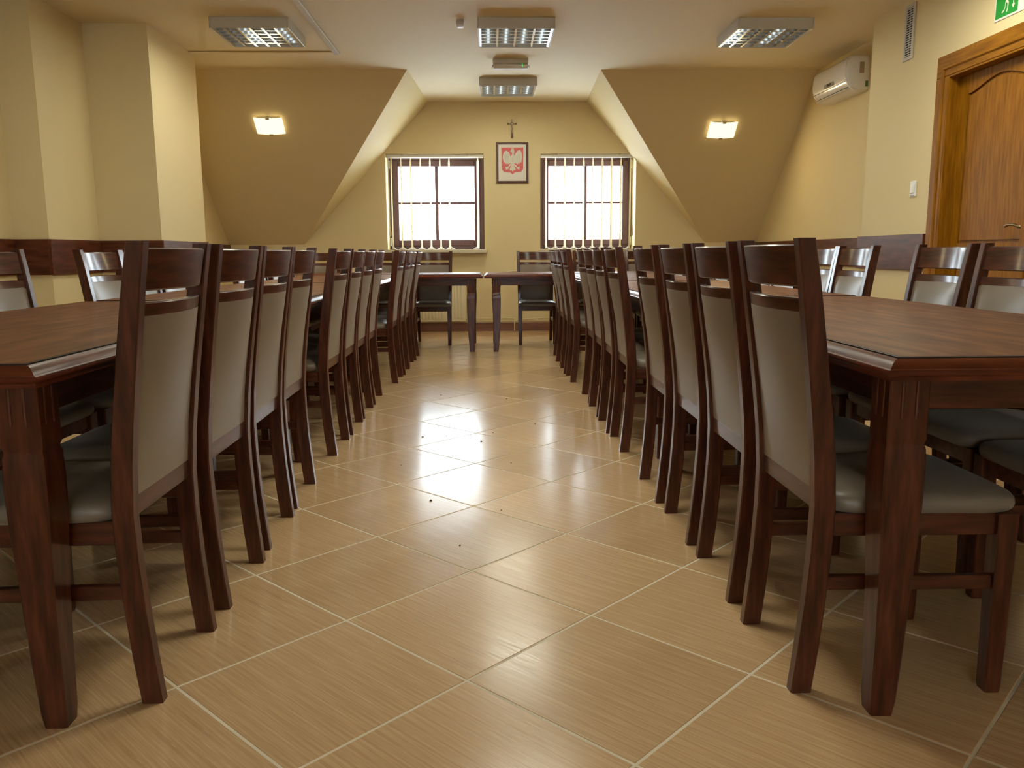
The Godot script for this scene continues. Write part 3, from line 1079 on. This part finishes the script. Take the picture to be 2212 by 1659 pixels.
func emblem() -> void:
	var o := thing("framed_emblem", Vector3(0.294, 1.792, ZB), "framed red shield with a white eagle hung between the two windows", "picture")
	var w := 0.192
	var h := 0.476
	var st := mk()
	var fw := 0.024
	box(st, Vector3(-w, 0, 0.0), Vector3(-w + fw, h, 0.022), 0.004)
	box(st, Vector3(w - fw, 0, 0.0), Vector3(w, h, 0.022), 0.004)
	box(st, Vector3(-w + fw, 0, 0.0), Vector3(w - fw, fw, 0.022), 0.004)
	box(st, Vector3(-w + fw, h - fw, 0.0), Vector3(w - fw, h, 0.022), 0.004)
	inst("frame", fin(st), M.picture_frame, o)
	# the print, drawn in the proportions of the sheet: x 270..1270, y 190..1500
	var shield := v2([385, 310, 1160, 310, 1155, 1060, 1130, 1120, 1060, 1180, 860, 1195, 775, 1262, 690, 1195, 500, 1190, 430, 1130, 395, 1060])
	var white := [
		v2([700, 470, 690, 452, 715, 440, 725, 380, 760, 345, 810, 345, 838, 400, 845, 470, 822, 530, 862, 640, 875, 800, 835, 900, 780, 870, 715, 895, 685, 800, 690, 640, 735, 600, 765, 540, 760, 490]),
		v2([712, 640, 690, 560, 645, 470, 560, 412, 490, 455, 440, 560, 428, 700, 455, 790, 470, 850, 520, 815, 505, 905, 565, 850, 575, 938, 625, 870, 650, 905, 712, 830]),
		v2([845, 640, 868, 540, 940, 445, 1010, 385, 1075, 425, 1118, 560, 1125, 690, 1095, 800, 1072, 862, 1030, 815, 1035, 905, 982, 845, 970, 920, 915, 860, 890, 890, 845, 820]),
		v2([738, 880, 822, 880, 842, 1000, 885, 1055, 868, 1128, 818, 1105, 780, 1168, 742, 1115, 682, 1130, 680, 1050, 722, 985]),
		v2([705, 870, 648, 950, 600, 1010, 545, 985, 515, 985, 520, 1020, 545, 1035, 530, 1075, 570, 1102, 600, 1070, 640, 1090, 630, 1040, 700, 960, 745, 890]),
		v2([825, 885, 905, 935, 965, 1010, 1015, 980, 1042, 995, 1030, 1030, 1005, 1040, 1030, 1070, 1000, 1102, 965, 1065, 930, 1080, 925, 1035, 860, 970, 800, 900]),
	]
	var crown := v2([735, 352, 728, 318, 752, 332, 775, 308, 798, 332, 822, 318, 815, 352])
	var feather := [v2([560, 560, 575, 560, 540, 760, 528, 760]), v2([620, 600, 632, 600, 600, 800, 590, 800]), v2([1000, 560, 1012, 560, 1040, 760, 1030, 760]), v2([930, 600, 942, 600, 960, 800, 950, 800]), v2([775, 640, 785, 640, 790, 830, 778, 830])]
	var W := 200
	var Hh := 262
	var img := Image.create(W, Hh, false, Image.FORMAT_RGB8)
	for py in Hh:
		for px in W:
			var q := Vector2(270 + 1000.0 * (px + 0.5) / W, 190 + 1310.0 * (py + 0.5) / Hh)
			var c := Color8(226, 220, 206)
			if Geometry2D.is_point_in_polygon(q, shield):
				c = Color8(206, 74, 74)
				for poly in white:
					if Geometry2D.is_point_in_polygon(q, poly):
						c = Color8(214, 208, 190)
				if c.g > 0.5:
					for poly in feather:
						if Geometry2D.is_point_in_polygon(q, poly):
							c = Color8(176, 166, 148)
				if Geometry2D.is_point_in_polygon(q, crown):
					c = Color8(206, 170, 96)
			img.set_pixel(px, py, c)
	var m := mat(Color.WHITE, 0.6)
	m.albedo_texture = ImageTexture.create_from_image(img)
	var iw := w - fw + 0.002
	var s2 := mk()
	flat(s2)
	var a := Vector3(-iw, fw - 0.002, 0.012)
	var b := Vector3(iw, fw - 0.002, 0.012)
	var c2 := Vector3(iw, h - fw + 0.002, 0.012)
	var d := Vector3(-iw, h - fw + 0.002, 0.012)
	for v in [[a, Vector2(0, 1)], [d, Vector2(0, 0)], [c2, Vector2(1, 0)], [a, Vector2(0, 1)], [c2, Vector2(1, 0)], [b, Vector2(1, 1)]]:
		s2.set_uv(v[1])
		s2.set_normal(Vector3.BACK)
		s2.add_vertex(v[0])
	inst("print", s2.commit(), m, o)
	inst("backing_board", boxm(Vector3(-iw, fw - 0.002, 0.001), Vector3(iw, h - fw + 0.002, 0.011)), M.paper, o)
	inst("glass", boxm(Vector3(-iw, fw - 0.002, 0.0145), Vector3(iw, h - fw + 0.002, 0.0165)), M.picture_glass, o)


func crucifix() -> void:
	var o := thing("crucifix", Vector3(0.292, 2.315, ZB), "small wooden crucifix on the wall above the framed emblem", "crucifix")
	var st := mk()
	# upright: two slender bars with an open slit, closed at both ends
	loft(st, [rect8(Vector3(0, 0.0, 0.006), Vector3(0.006, 0, 0), Vector3(0, 0, -0.006), 0.002), rect8(Vector3(0, 0.012, 0.006), Vector3(0.013, 0, 0), Vector3(0, 0, -0.006), 0.002), rect8(Vector3(0, 0.205, 0.006), Vector3(0.011, 0, 0), Vector3(0, 0, -0.006), 0.002), rect8(Vector3(0, 0.219, 0.006), Vector3(0.005, 0, 0), Vector3(0, 0, -0.006), 0.002)])
	inst("upright", fin(st), M.crucifix, o)
	st = mk()
	loft(st, [rect8(Vector3(-0.056, 0.167, 0.006), Vector3(0, 0.008, 0), Vector3(0, 0, 0.006), 0.002), rect8(Vector3(-0.046, 0.167, 0.006), Vector3(0, 0.012, 0), Vector3(0, 0, 0.006), 0.002), rect8(Vector3(-0.04, 0.167, 0.006), Vector3(0, 0.006, 0), Vector3(0, 0, 0.006), 0.002), rect8(Vector3(0.04, 0.167, 0.006), Vector3(0, 0.006, 0), Vector3(0, 0, 0.006), 0.002), rect8(Vector3(0.046, 0.167, 0.006), Vector3(0, 0.012, 0), Vector3(0, 0, 0.006), 0.002), rect8(Vector3(0.056, 0.167, 0.006), Vector3(0, 0.008, 0), Vector3(0, 0, 0.006), 0.002)])
	inst("crossbar", fin(st), M.crucifix, o)
	st = mk()
	tube(st, [Vector3(-0.04, 0.172, 0.016), Vector3(-0.018, 0.166, 0.018), Vector3(0, 0.156, 0.02), Vector3(0.018, 0.166, 0.018), Vector3(0.04, 0.172, 0.016)], 0.0032, 6)
	tube(st, [Vector3(0, 0.178, 0.02), Vector3(0.001, 0.17, 0.021), Vector3(0, 0.156, 0.02), Vector3(0.002, 0.13, 0.02), Vector3(-0.002, 0.108, 0.021), Vector3(0.003, 0.08, 0.02), Vector3(0, 0.05, 0.017)], 0.0058, 6)
	inst("figure", fin(st), M.bronze, o)
	inst("title_plate", boxm(Vector3(-0.008, 0.193, 0.011), Vector3(0.008, 0.201, 0.014), 0.001), M.bronze, o)


# ------------------------------------------------------------------ tables
const TW := 0.95
const TL := 2.15
const TH := 0.757


func moulding(len_: float, half_w: float) -> ArrayMesh:
	# strip along local z, outer side towards +x, mitred ends; local x = 0 is the outer edge
	var prof := [Vector2(-0.031, -0.003), Vector2(-0.026, -0.004), Vector2(-0.018, -0.0085), Vector2(-0.012, -0.0145), Vector2(-0.008, -0.020), Vector2(-0.002, -0.0215), Vector2(0.0, -0.027), Vector2(-0.002, -0.0325), Vector2(-0.005, -0.034), Vector2(-0.005, -0.042), Vector2(-0.031, -0.042)]
	var st := mk()
	var r0 := []
	var r1 := []
	for p in prof:
		r0.append(Vector3(p.x, TH + p.y, -(len_ * 0.5 + p.x)))
		r1.append(Vector3(p.x, TH + p.y, len_ * 0.5 + p.x))
	for k in prof.size():
		st.set_smooth_group([1, 1, 1, 1, 2, 3, 3, 3, 4, 5, 6][k])
		var n := (k + 1) % prof.size()
		quad(st, r0[k], r1[k], r1[n], r0[n])
	flat(st)
	fan(st, r0, false)
	fan(st, r1, true)
	return fin(st)


func table_leg() -> ArrayMesh:
	# local x and z point towards the outer corner of the table; grooved block above, sabre-shaped below
	var st := mk()
	var rows := [[0.0, 0.023, 0.008], [0.03, 0.026, 0.006], [0.15, 0.030, 0.000], [0.28, 0.034, -0.002], [0.38, 0.038, -0.002], [0.46, 0.0410, 0.0], [0.515, 0.0415, 0.0], [0.568, 0.040, 0.0], [0.574, 0.0375, 0.0], [0.580, 0.0375, 0.0], [0.586, 0.040, 0.0], [0.714, 0.040, 0.0]]
	var rings := []
	for r in rows:
		rings.append(rect8(Vector3(r[2], r[0], r[2]), Vector3(r[1], 0, 0), Vector3(0, 0, -r[1]), 0.004))
	loft(st, rings)
	return fin(st)


func flute() -> ArrayMesh:
	# a narrow raised reed with a rounded lower end, standing on the face at local z = 0
	var st := mk()
	var rings := []
	for r in [[0.0, 0.0012], [0.004, 0.003], [0.010, 0.004], [0.075, 0.004]]:
		var ring := []
		for k in 5:
			var a := PI * k / 4.0
			ring.append(Vector3(cos(a) * r[1], r[0], sin(a) * r[1] * 0.6))
		ring.reverse()
		rings.append(ring)
	loft(st, rings, true, true, true)
	return fin(st)


func make_table() -> Node3D:
	# length along local z
	var o := Node3D.new()
	var hw := TW * 0.5
	var hl := TL * 0.5
	inst("table_top", boxm(Vector3(-hw + 0.036, TH - 0.036, -hl + 0.036), Vector3(hw - 0.036, TH, hl - 0.036)), M.veneer, o)
	var st := mk()
	box(st, Vector3(-hw + 0.031, TH - 0.02, -hl + 0.031), Vector3(-hw + 0.036, TH - 0.0006, hl - 0.031))
	box(st, Vector3(hw - 0.036, TH - 0.02, -hl + 0.031), Vector3(hw - 0.031, TH - 0.0006, hl - 0.031))
	box(st, Vector3(-hw + 0.036, TH - 0.02, -hl + 0.031), Vector3(hw - 0.036, TH - 0.0006, -hl + 0.036))
	box(st, Vector3(-hw + 0.036, TH - 0.02, hl - 0.036), Vector3(hw - 0.036, TH - 0.0006, hl - 0.031))
	inst("inlay_line", fin(st), M.inlay, o)
	var long := moulding(TL, hw)
	var short := moulding(TW, hl)
	var a := inst("edge_moulding", long, M.wood_moulding_z, o, Vector3(hw, 0, 0))
	a = inst("edge_moulding", long, M.wood_moulding_z, o, Vector3(-hw, 0, 0))
	a.rotation.y = PI
	a = inst("edge_moulding", short, M.wood_moulding_z, o, Vector3(0, 0, hl))
	a.rotation.y = -PI / 2
	a = inst("edge_moulding", short, M.wood_moulding_z, o, Vector3(0, 0, -hl))
	a.rotation.y = PI / 2
	var lx := hw - 0.085
	var lz := hl - 0.118
	var legm := table_leg()
	var fl := flute()
	var turn := 0
	for s in [[1, 1], [1, -1], [-1, -1], [-1, 1]]:
		var l := inst("leg", legm, M.wood_y, o, Vector3(s[0] * lx, 0, s[1] * lz))
		l.rotation.y = turn * PI / 2
		turn += 1
		for face in 4:
			for dx in [-0.014, 0.014]:
				var f := inst("reed", fl, M.wood_y, l)
				f.transform = Transform3D(Basis(Vector3.UP, face * PI / 2), Vector3.ZERO) * Transform3D(Basis.IDENTITY, Vector3(dx, 0.628, 0.0398))
	var ap := 0.072
	for s in [-1, 1]:
		inst("apron", boxm(Vector3(s * (lx + 0.012) - 0.011, TH - 0.04 - ap, -lz + 0.038), Vector3(s * (lx + 0.012) + 0.011, TH - 0.038, lz - 0.038), 0.002), M.wood_z, o)
		inst("apron", boxm(Vector3(-lx + 0.038, TH - 0.04 - ap, s * (lz + 0.012) - 0.011), Vector3(lx - 0.038, TH - 0.038, s * (lz + 0.012) + 0.011), 0.002), M.wood_x, o)
	return o


func tables() -> void:
	var proto := make_table()
	var first := true
	var rows := [[-1.285, -1.478, "column-side"], [1.200, -1.462, "door-side"]]
	for r in 2:
		for k in 3:
			var o: Node3D = proto if first else proto.duplicate()
			first = false
			o.name = numbered("meeting_table")
			add_child(o)
			var zc: float = rows[r][1] - TL * 0.5 - (TL + 0.006) * k
			o.position = Vector3(rows[r][0] + (0.016 if r == 0 else -0.012) * (k - 0.5), 0, zc)
			o.rotation.y = [0.004, -0.002, 0.003][k] * (1 if r == 0 else -1)
			tag(o, "dark wooden meeting table, %s from the windows in the %s row along the aisle" % [ORD[2 - k], rows[r][2]], "table", "meeting tables")
	for s in [-1, 1]:
		var o: Node3D = proto.duplicate()
		o.name = numbered("meeting_table")
		add_child(o)
		o.position = Vector3(-0.058 - TL * 0.5 if s < 0 else -0.048 + TL * 0.5, 0, -7.945 - TW * 0.5)
		o.rotation.y = PI / 2
		tag(o, "dark wooden meeting table standing crosswise before the windows, %s half" % ["column-side", "door-side"][0 if s < 0 else 1], "table", "meeting tables")


# ------------------------------------------------------------------ chairs
# local axes: x across, y up, z towards the front of the seat; z = 0 is the middle of the rear posts at the height of the seat
const POST := [[0.0, -0.052, -0.007, 0.168], [0.1, -0.042, 0.004, 0.169], [0.2, -0.033, 0.012, 0.170], [0.32, -0.026, 0.019, 0.172], [0.42, -0.024, 0.021, 0.174], [0.52, -0.030, 0.015, 0.176], [0.62, -0.041, 0.003, 0.178], [0.72, -0.054, -0.012, 0.180], [0.82, -0.068, -0.028, 0.183], [0.90, -0.079, -0.041, 0.185], [0.978, -0.091, -0.056, 0.187]]


func post_at(y: float) -> Array:
	for k in POST.size() - 1:
		if y <= POST[k + 1][0]:
			var f: float = (y - POST[k][0]) / (POST[k + 1][0] - POST[k][0])
			return [lerpf(POST[k][1], POST[k + 1][1], f), lerpf(POST[k][2], POST[k + 1][2], f), lerpf(POST[k][3], POST[k + 1][3], f)]
	return [POST[-1][1], POST[-1][2], POST[-1][3]]


func rail(y0: float, y1: float, thick: float, bow: float) -> ArrayMesh:
	var st := mk()
	var rings := []
	var steps := 10
	var lo := post_at(y0)
	var hi := post_at(y1)
	var reach: float = (lo[2] + hi[2]) * 0.5 - 0.012
	for k in steps + 1:
		var f := k / float(steps) * 2.0 - 1.0
		var back := -bow * (1.0 - f * f)
		var zl: float = (lo[0] + lo[1]) * 0.5 + back
		var zh: float = (hi[0] + hi[1]) * 0.5 + back
		var x := f * reach
		var b := 0.003
		var t := thick * 0.5
		# anticlockwise as seen from +x
		rings.append([Vector3(x, y0, zl + t - b), Vector3(x, y0, zl - t + b), Vector3(x, y0 + b, zl - t), Vector3(x, y1 - b, zh - t), Vector3(x, y1, zh - t + b), Vector3(x, y1, zh + t - b), Vector3(x, y1 - b, zh + t), Vector3(x, y0 + b, zl + t)])
	loft(st, rings)
	return fin(st)


func back_panel() -> ArrayMesh:
	var st := mk()
	var rings := []
	var n := 11
	var ys := [0.452, 0.47, 0.54, 0.62, 0.70, 0.78, 0.815, 0.829]
	for y in ys:
		var p := post_at(y)
		var reach: float = p[2] - 0.0165
		var c: float = (p[0] + p[1]) * 0.5
		var edge: float = clampf(minf(y - 0.452, 0.829 - y) / 0.05, 0.0, 1.0)
		var bow := 0.026 * smoothstep(0.40, 0.85, y)
		var ring := []
		for k in n:
			var f := k / float(n - 1) * 2.0 - 1.0
			var fat: float = 0.008 + 0.016 * sqrt(maxf(0.0, 1.0 - pow(absf(f), 4.0))) * (0.35 + 0.65 * edge)
			ring.append(Vector3(f * reach, y, c - bow * (1.0 - f * f) + fat))
		for k in n:
			var f := 1.0 - k / float(n - 1) * 2.0
			ring.append(Vector3(f * reach, y, c - bow * (1.0 - f * f) - 0.012))
		rings.append(ring)
	# two smooth faces: front and rear
	for r in rings.size() - 1:
		for k in n * 2:
			st.set_smooth_group(1 if k < n - 1 else (2 if k >= n and k < 2 * n - 1 else 3))
			var q := (k + 1) % (n * 2)
			quad(st, rings[r][k], rings[r][q], rings[r + 1][q], rings[r + 1][k])
	flat(st)
	fan(st, rings[-1], false)
	fan(st, rings[0], true)
	return fin(st)


func seat_cushion() -> ArrayMesh:
	var st := mk()
	var z0 := 0.012
	var z1 := 0.425
	var rings := []
	for lv in [[0.404, 0.955], [0.410, 0.985], [0.420, 1.0], [0.431, 0.995], [0.440, 0.965], [0.447, 0.90], [0.453, 0.76], [0.456, 0.5], [0.457, 0.2]]:
		var ring := []
		for k in 36:
			var a := TAU * k / 36.0
			var cx := signf(cos(a)) * pow(absf(cos(a)), 0.28)
			var cz := signf(sin(a)) * pow(absf(sin(a)), 0.28)
			var wz: float = (z0 + z1) * 0.5 + cz * (z1 - z0) * 0.5 * lv[1]
			var wd := lerpf(0.186, 0.203, clampf((wz - z0) / (z1 - z0), 0, 1))
			ring.append(Vector3(cx * wd * lv[1], lv[0], wz))
		ring.reverse()
		rings.append(ring)
	loft(st, rings, true, false, true)
	st.set_smooth_group(1)
	fan(st, rings[-1], false)
	flat(st)
	fan(st, rings[0], true)
	return fin(st)


func make_chair() -> Node3D:
	var o := Node3D.new()
	inst("seat", seat_cushion(), M.leather, o)
	var st := mk()
	# seat frame
	box(st, Vector3(-0.165, 0.355, 0.37), Vector3(0.165, 0.404, 0.395), 0.002)
	for s in [-1.0, 1.0]:
		var r := []
		for z in [0.018, 0.372]:
			var x := lerpf(0.168, 0.176, z / 0.37)
			var rr := rect8(Vector3(s * x, 0.3795, z), Vector3(0.011, 0, 0), Vector3(0, 0.0245, 0), 0.002)
			r.append(rr)
		loft(st, r)
	inst("seat_frame", fin(st), M.wood_z, o)
	inst("backrest", back_panel(), M.leather, o)
	inst("crest_rail", rail(0.880, 0.966, 0.021, 0.030), M.wood_x, o)
	inst("back_rail", rail(0.823, 0.857, 0.021, 0.027), M.wood_x, o)
	inst("lower_rail", rail(0.406, 0.462, 0.022, 0.0), M.wood_x, o)
	for s in [-1.0, 1.0]:
		var g := mk()
		var rings := []
		for p in POST:
			var hw: float = 0.0165 if p[0] > 0.3 else 0.0150 + p[0] * 0.005
			rings.append(rect8(Vector3(s * p[3], p[0], (p[1] + p[2]) * 0.5), Vector3(hw, 0, 0), Vector3(0, 0, -(p[2] - p[1]) * 0.5), 0.003))
		loft(g, rings)
		inst("rear_post", fin(g), M.wood_y, o)
		g = mk()
		rings = []
		for p in [[0.0, 0.0165], [0.012, 0.018], [0.34, 0.0215], [0.405, 0.0220]]:
			rings.append(rect8(Vector3(s * 0.181, p[0], 0.386), Vector3(p[1], 0, 0), Vector3(0, 0, -p[1]), 0.003))
		loft(g, rings)
		inst("front_leg", fin(g), M.wood_y, o)
		g = mk()
		loft(g, [rect8(Vector3(s * 0.170, 0.250, 0.0), Vector3(0.009, 0, 0), Vector3(0, 0.0155, 0), 0.002), rect8(Vector3(s * 0.181, 0.250, 0.372), Vector3(0.009, 0, 0), Vector3(0, 0.0155, 0), 0.002)])
		inst("side_stretcher", fin(g), M.wood_z, o)
	return o


func chairs() -> void:
	var proto := make_chair()
	var first := true
	# middle of each chair along the aisle, from the near end to the windows
	var zin := [-1.838, -2.31, -2.76, -3.20, -4.03, -4.48, -4.92, -5.37, -6.24, -6.67, -7.11, -7.56]
	var zin_r := [-1.828, -2.295, -2.745, -3.207, -4.03, -4.45, -4.89, -5.34, -6.21, -6.64, -7.07, -7.50]
	var xin := [-0.762, -0.764, -0.775, -0.787, -0.785, -0.782, -0.785, -0.785, -0.735, -0.722, -0.728, -0.715]
	var xin_r := [0.700, 0.698, 0.692, 0.682, 0.675, 0.668, 0.670, 0.676, 0.648, 0.640, 0.640, 0.650]
	var zout := [-1.86, -2.28, -2.70, -3.15, -4.0, -4.44, -4.88, -5.32, -6.2, -6.64, -7.1, -7.55]
	for k in 12:
		for side in 4:
			var o: Node3D = proto if first else proto.duplicate()
			first = false
			o.name = numbered("meeting_chair")
			add_child(o)
			var jit := rng.randf_range(-0.012, 0.012)
			var turn := rng.randf_range(-0.012, 0.012)
			match side:
				0:
					o.position = Vector3(xin[k], 0, zin[k])
					o.rotation.y = -PI / 2 + turn
				1:
					o.position = Vector3(xin_r[k], 0, zin_r[k])
					o.rotation.y = PI / 2 + turn
				2:
					o.position = Vector3(-1.80 + jit + 0.01 * (k / 4), 0, zout[k])
					o.rotation.y = PI / 2 + turn
				3:
					o.position = Vector3(1.74 + jit - 0.01 * (k / 4), 0, [-1.95, -2.39, -2.80, -3.245, -4.005][k] if k < 5 else zout[k])
					o.rotation.y = -PI / 2 + turn
			tag(o, "%s dark wooden chair from the window end along the %s edge of the %s tables" % [ORD[11 - k], ["aisle", "aisle", "wall", "wall"][side], ["column-side", "door-side", "column-side", "door-side"][side]], "chair", "chairs at the meeting tables")
	var far := [[-1.81, "end chair nearest the wall column"], [-1.22, "chair below the window, second from the column wall"], [-0.60, "chair in front of the radiator"], [0.505, "chair below the framed emblem"], [1.12, "chair second from the door wall"], [1.69, "end chair nearest the door wall"]]
	for f in far:
		var o: Node3D = proto.duplicate()
		o.name = numbered("meeting_chair")
		add_child(o)
		o.position = Vector3(f[0], 0, -9.0)
		o.rotation.y = rng.randf_range(-0.02, 0.02)
		tag(o, "dark wooden %s behind the cross tables" % f[1], "chair", "chairs behind the cross tables")


func small_things() -> void:
	# crumbs of dirt on the tiles of the aisle
	var spots := [[-0.335, -5.522, 0.006], [0.107, -5.345, 0.006], [-0.357, -4.232, 0.007], [-0.233, -4.25, 0.004], [-0.048, -4.108, 0.007], [0.251, -4.531, 0.005], [0.013, -4.314, 0.004], [-0.408, -3.651, 0.004], [0.093, -3.668, 0.004], [-0.236, -3.097, 0.007], [-0.105, -2.595, 0.0045], [0.037, -2.965, 0.004]]
	for s in spots:
		var st := mk()
		var r: float = s[2] * 0.75
		loft(st, [rect8(Vector3(0, 0, 0), Vector3(r, 0, 0), Vector3(0, 0, -r * 0.8), r * 0.4), rect8(Vector3(r * 0.1, r * 0.6, 0), Vector3(r * 0.8, 0, 0), Vector3(0, 0, -r * 0.7), r * 0.4), rect8(Vector3(0, r, 0), Vector3(r * 0.4, 0, 0), Vector3(0, 0, -r * 0.3), r * 0.1)])
		var o := inst("dirt_crumb", fin(st), M.crumb, self, Vector3(s[0], 0.0, s[1]))
		tag(o, "tiny dark crumb of dirt lying on the aisle tiles", "crumb", "crumbs on the aisle floor")
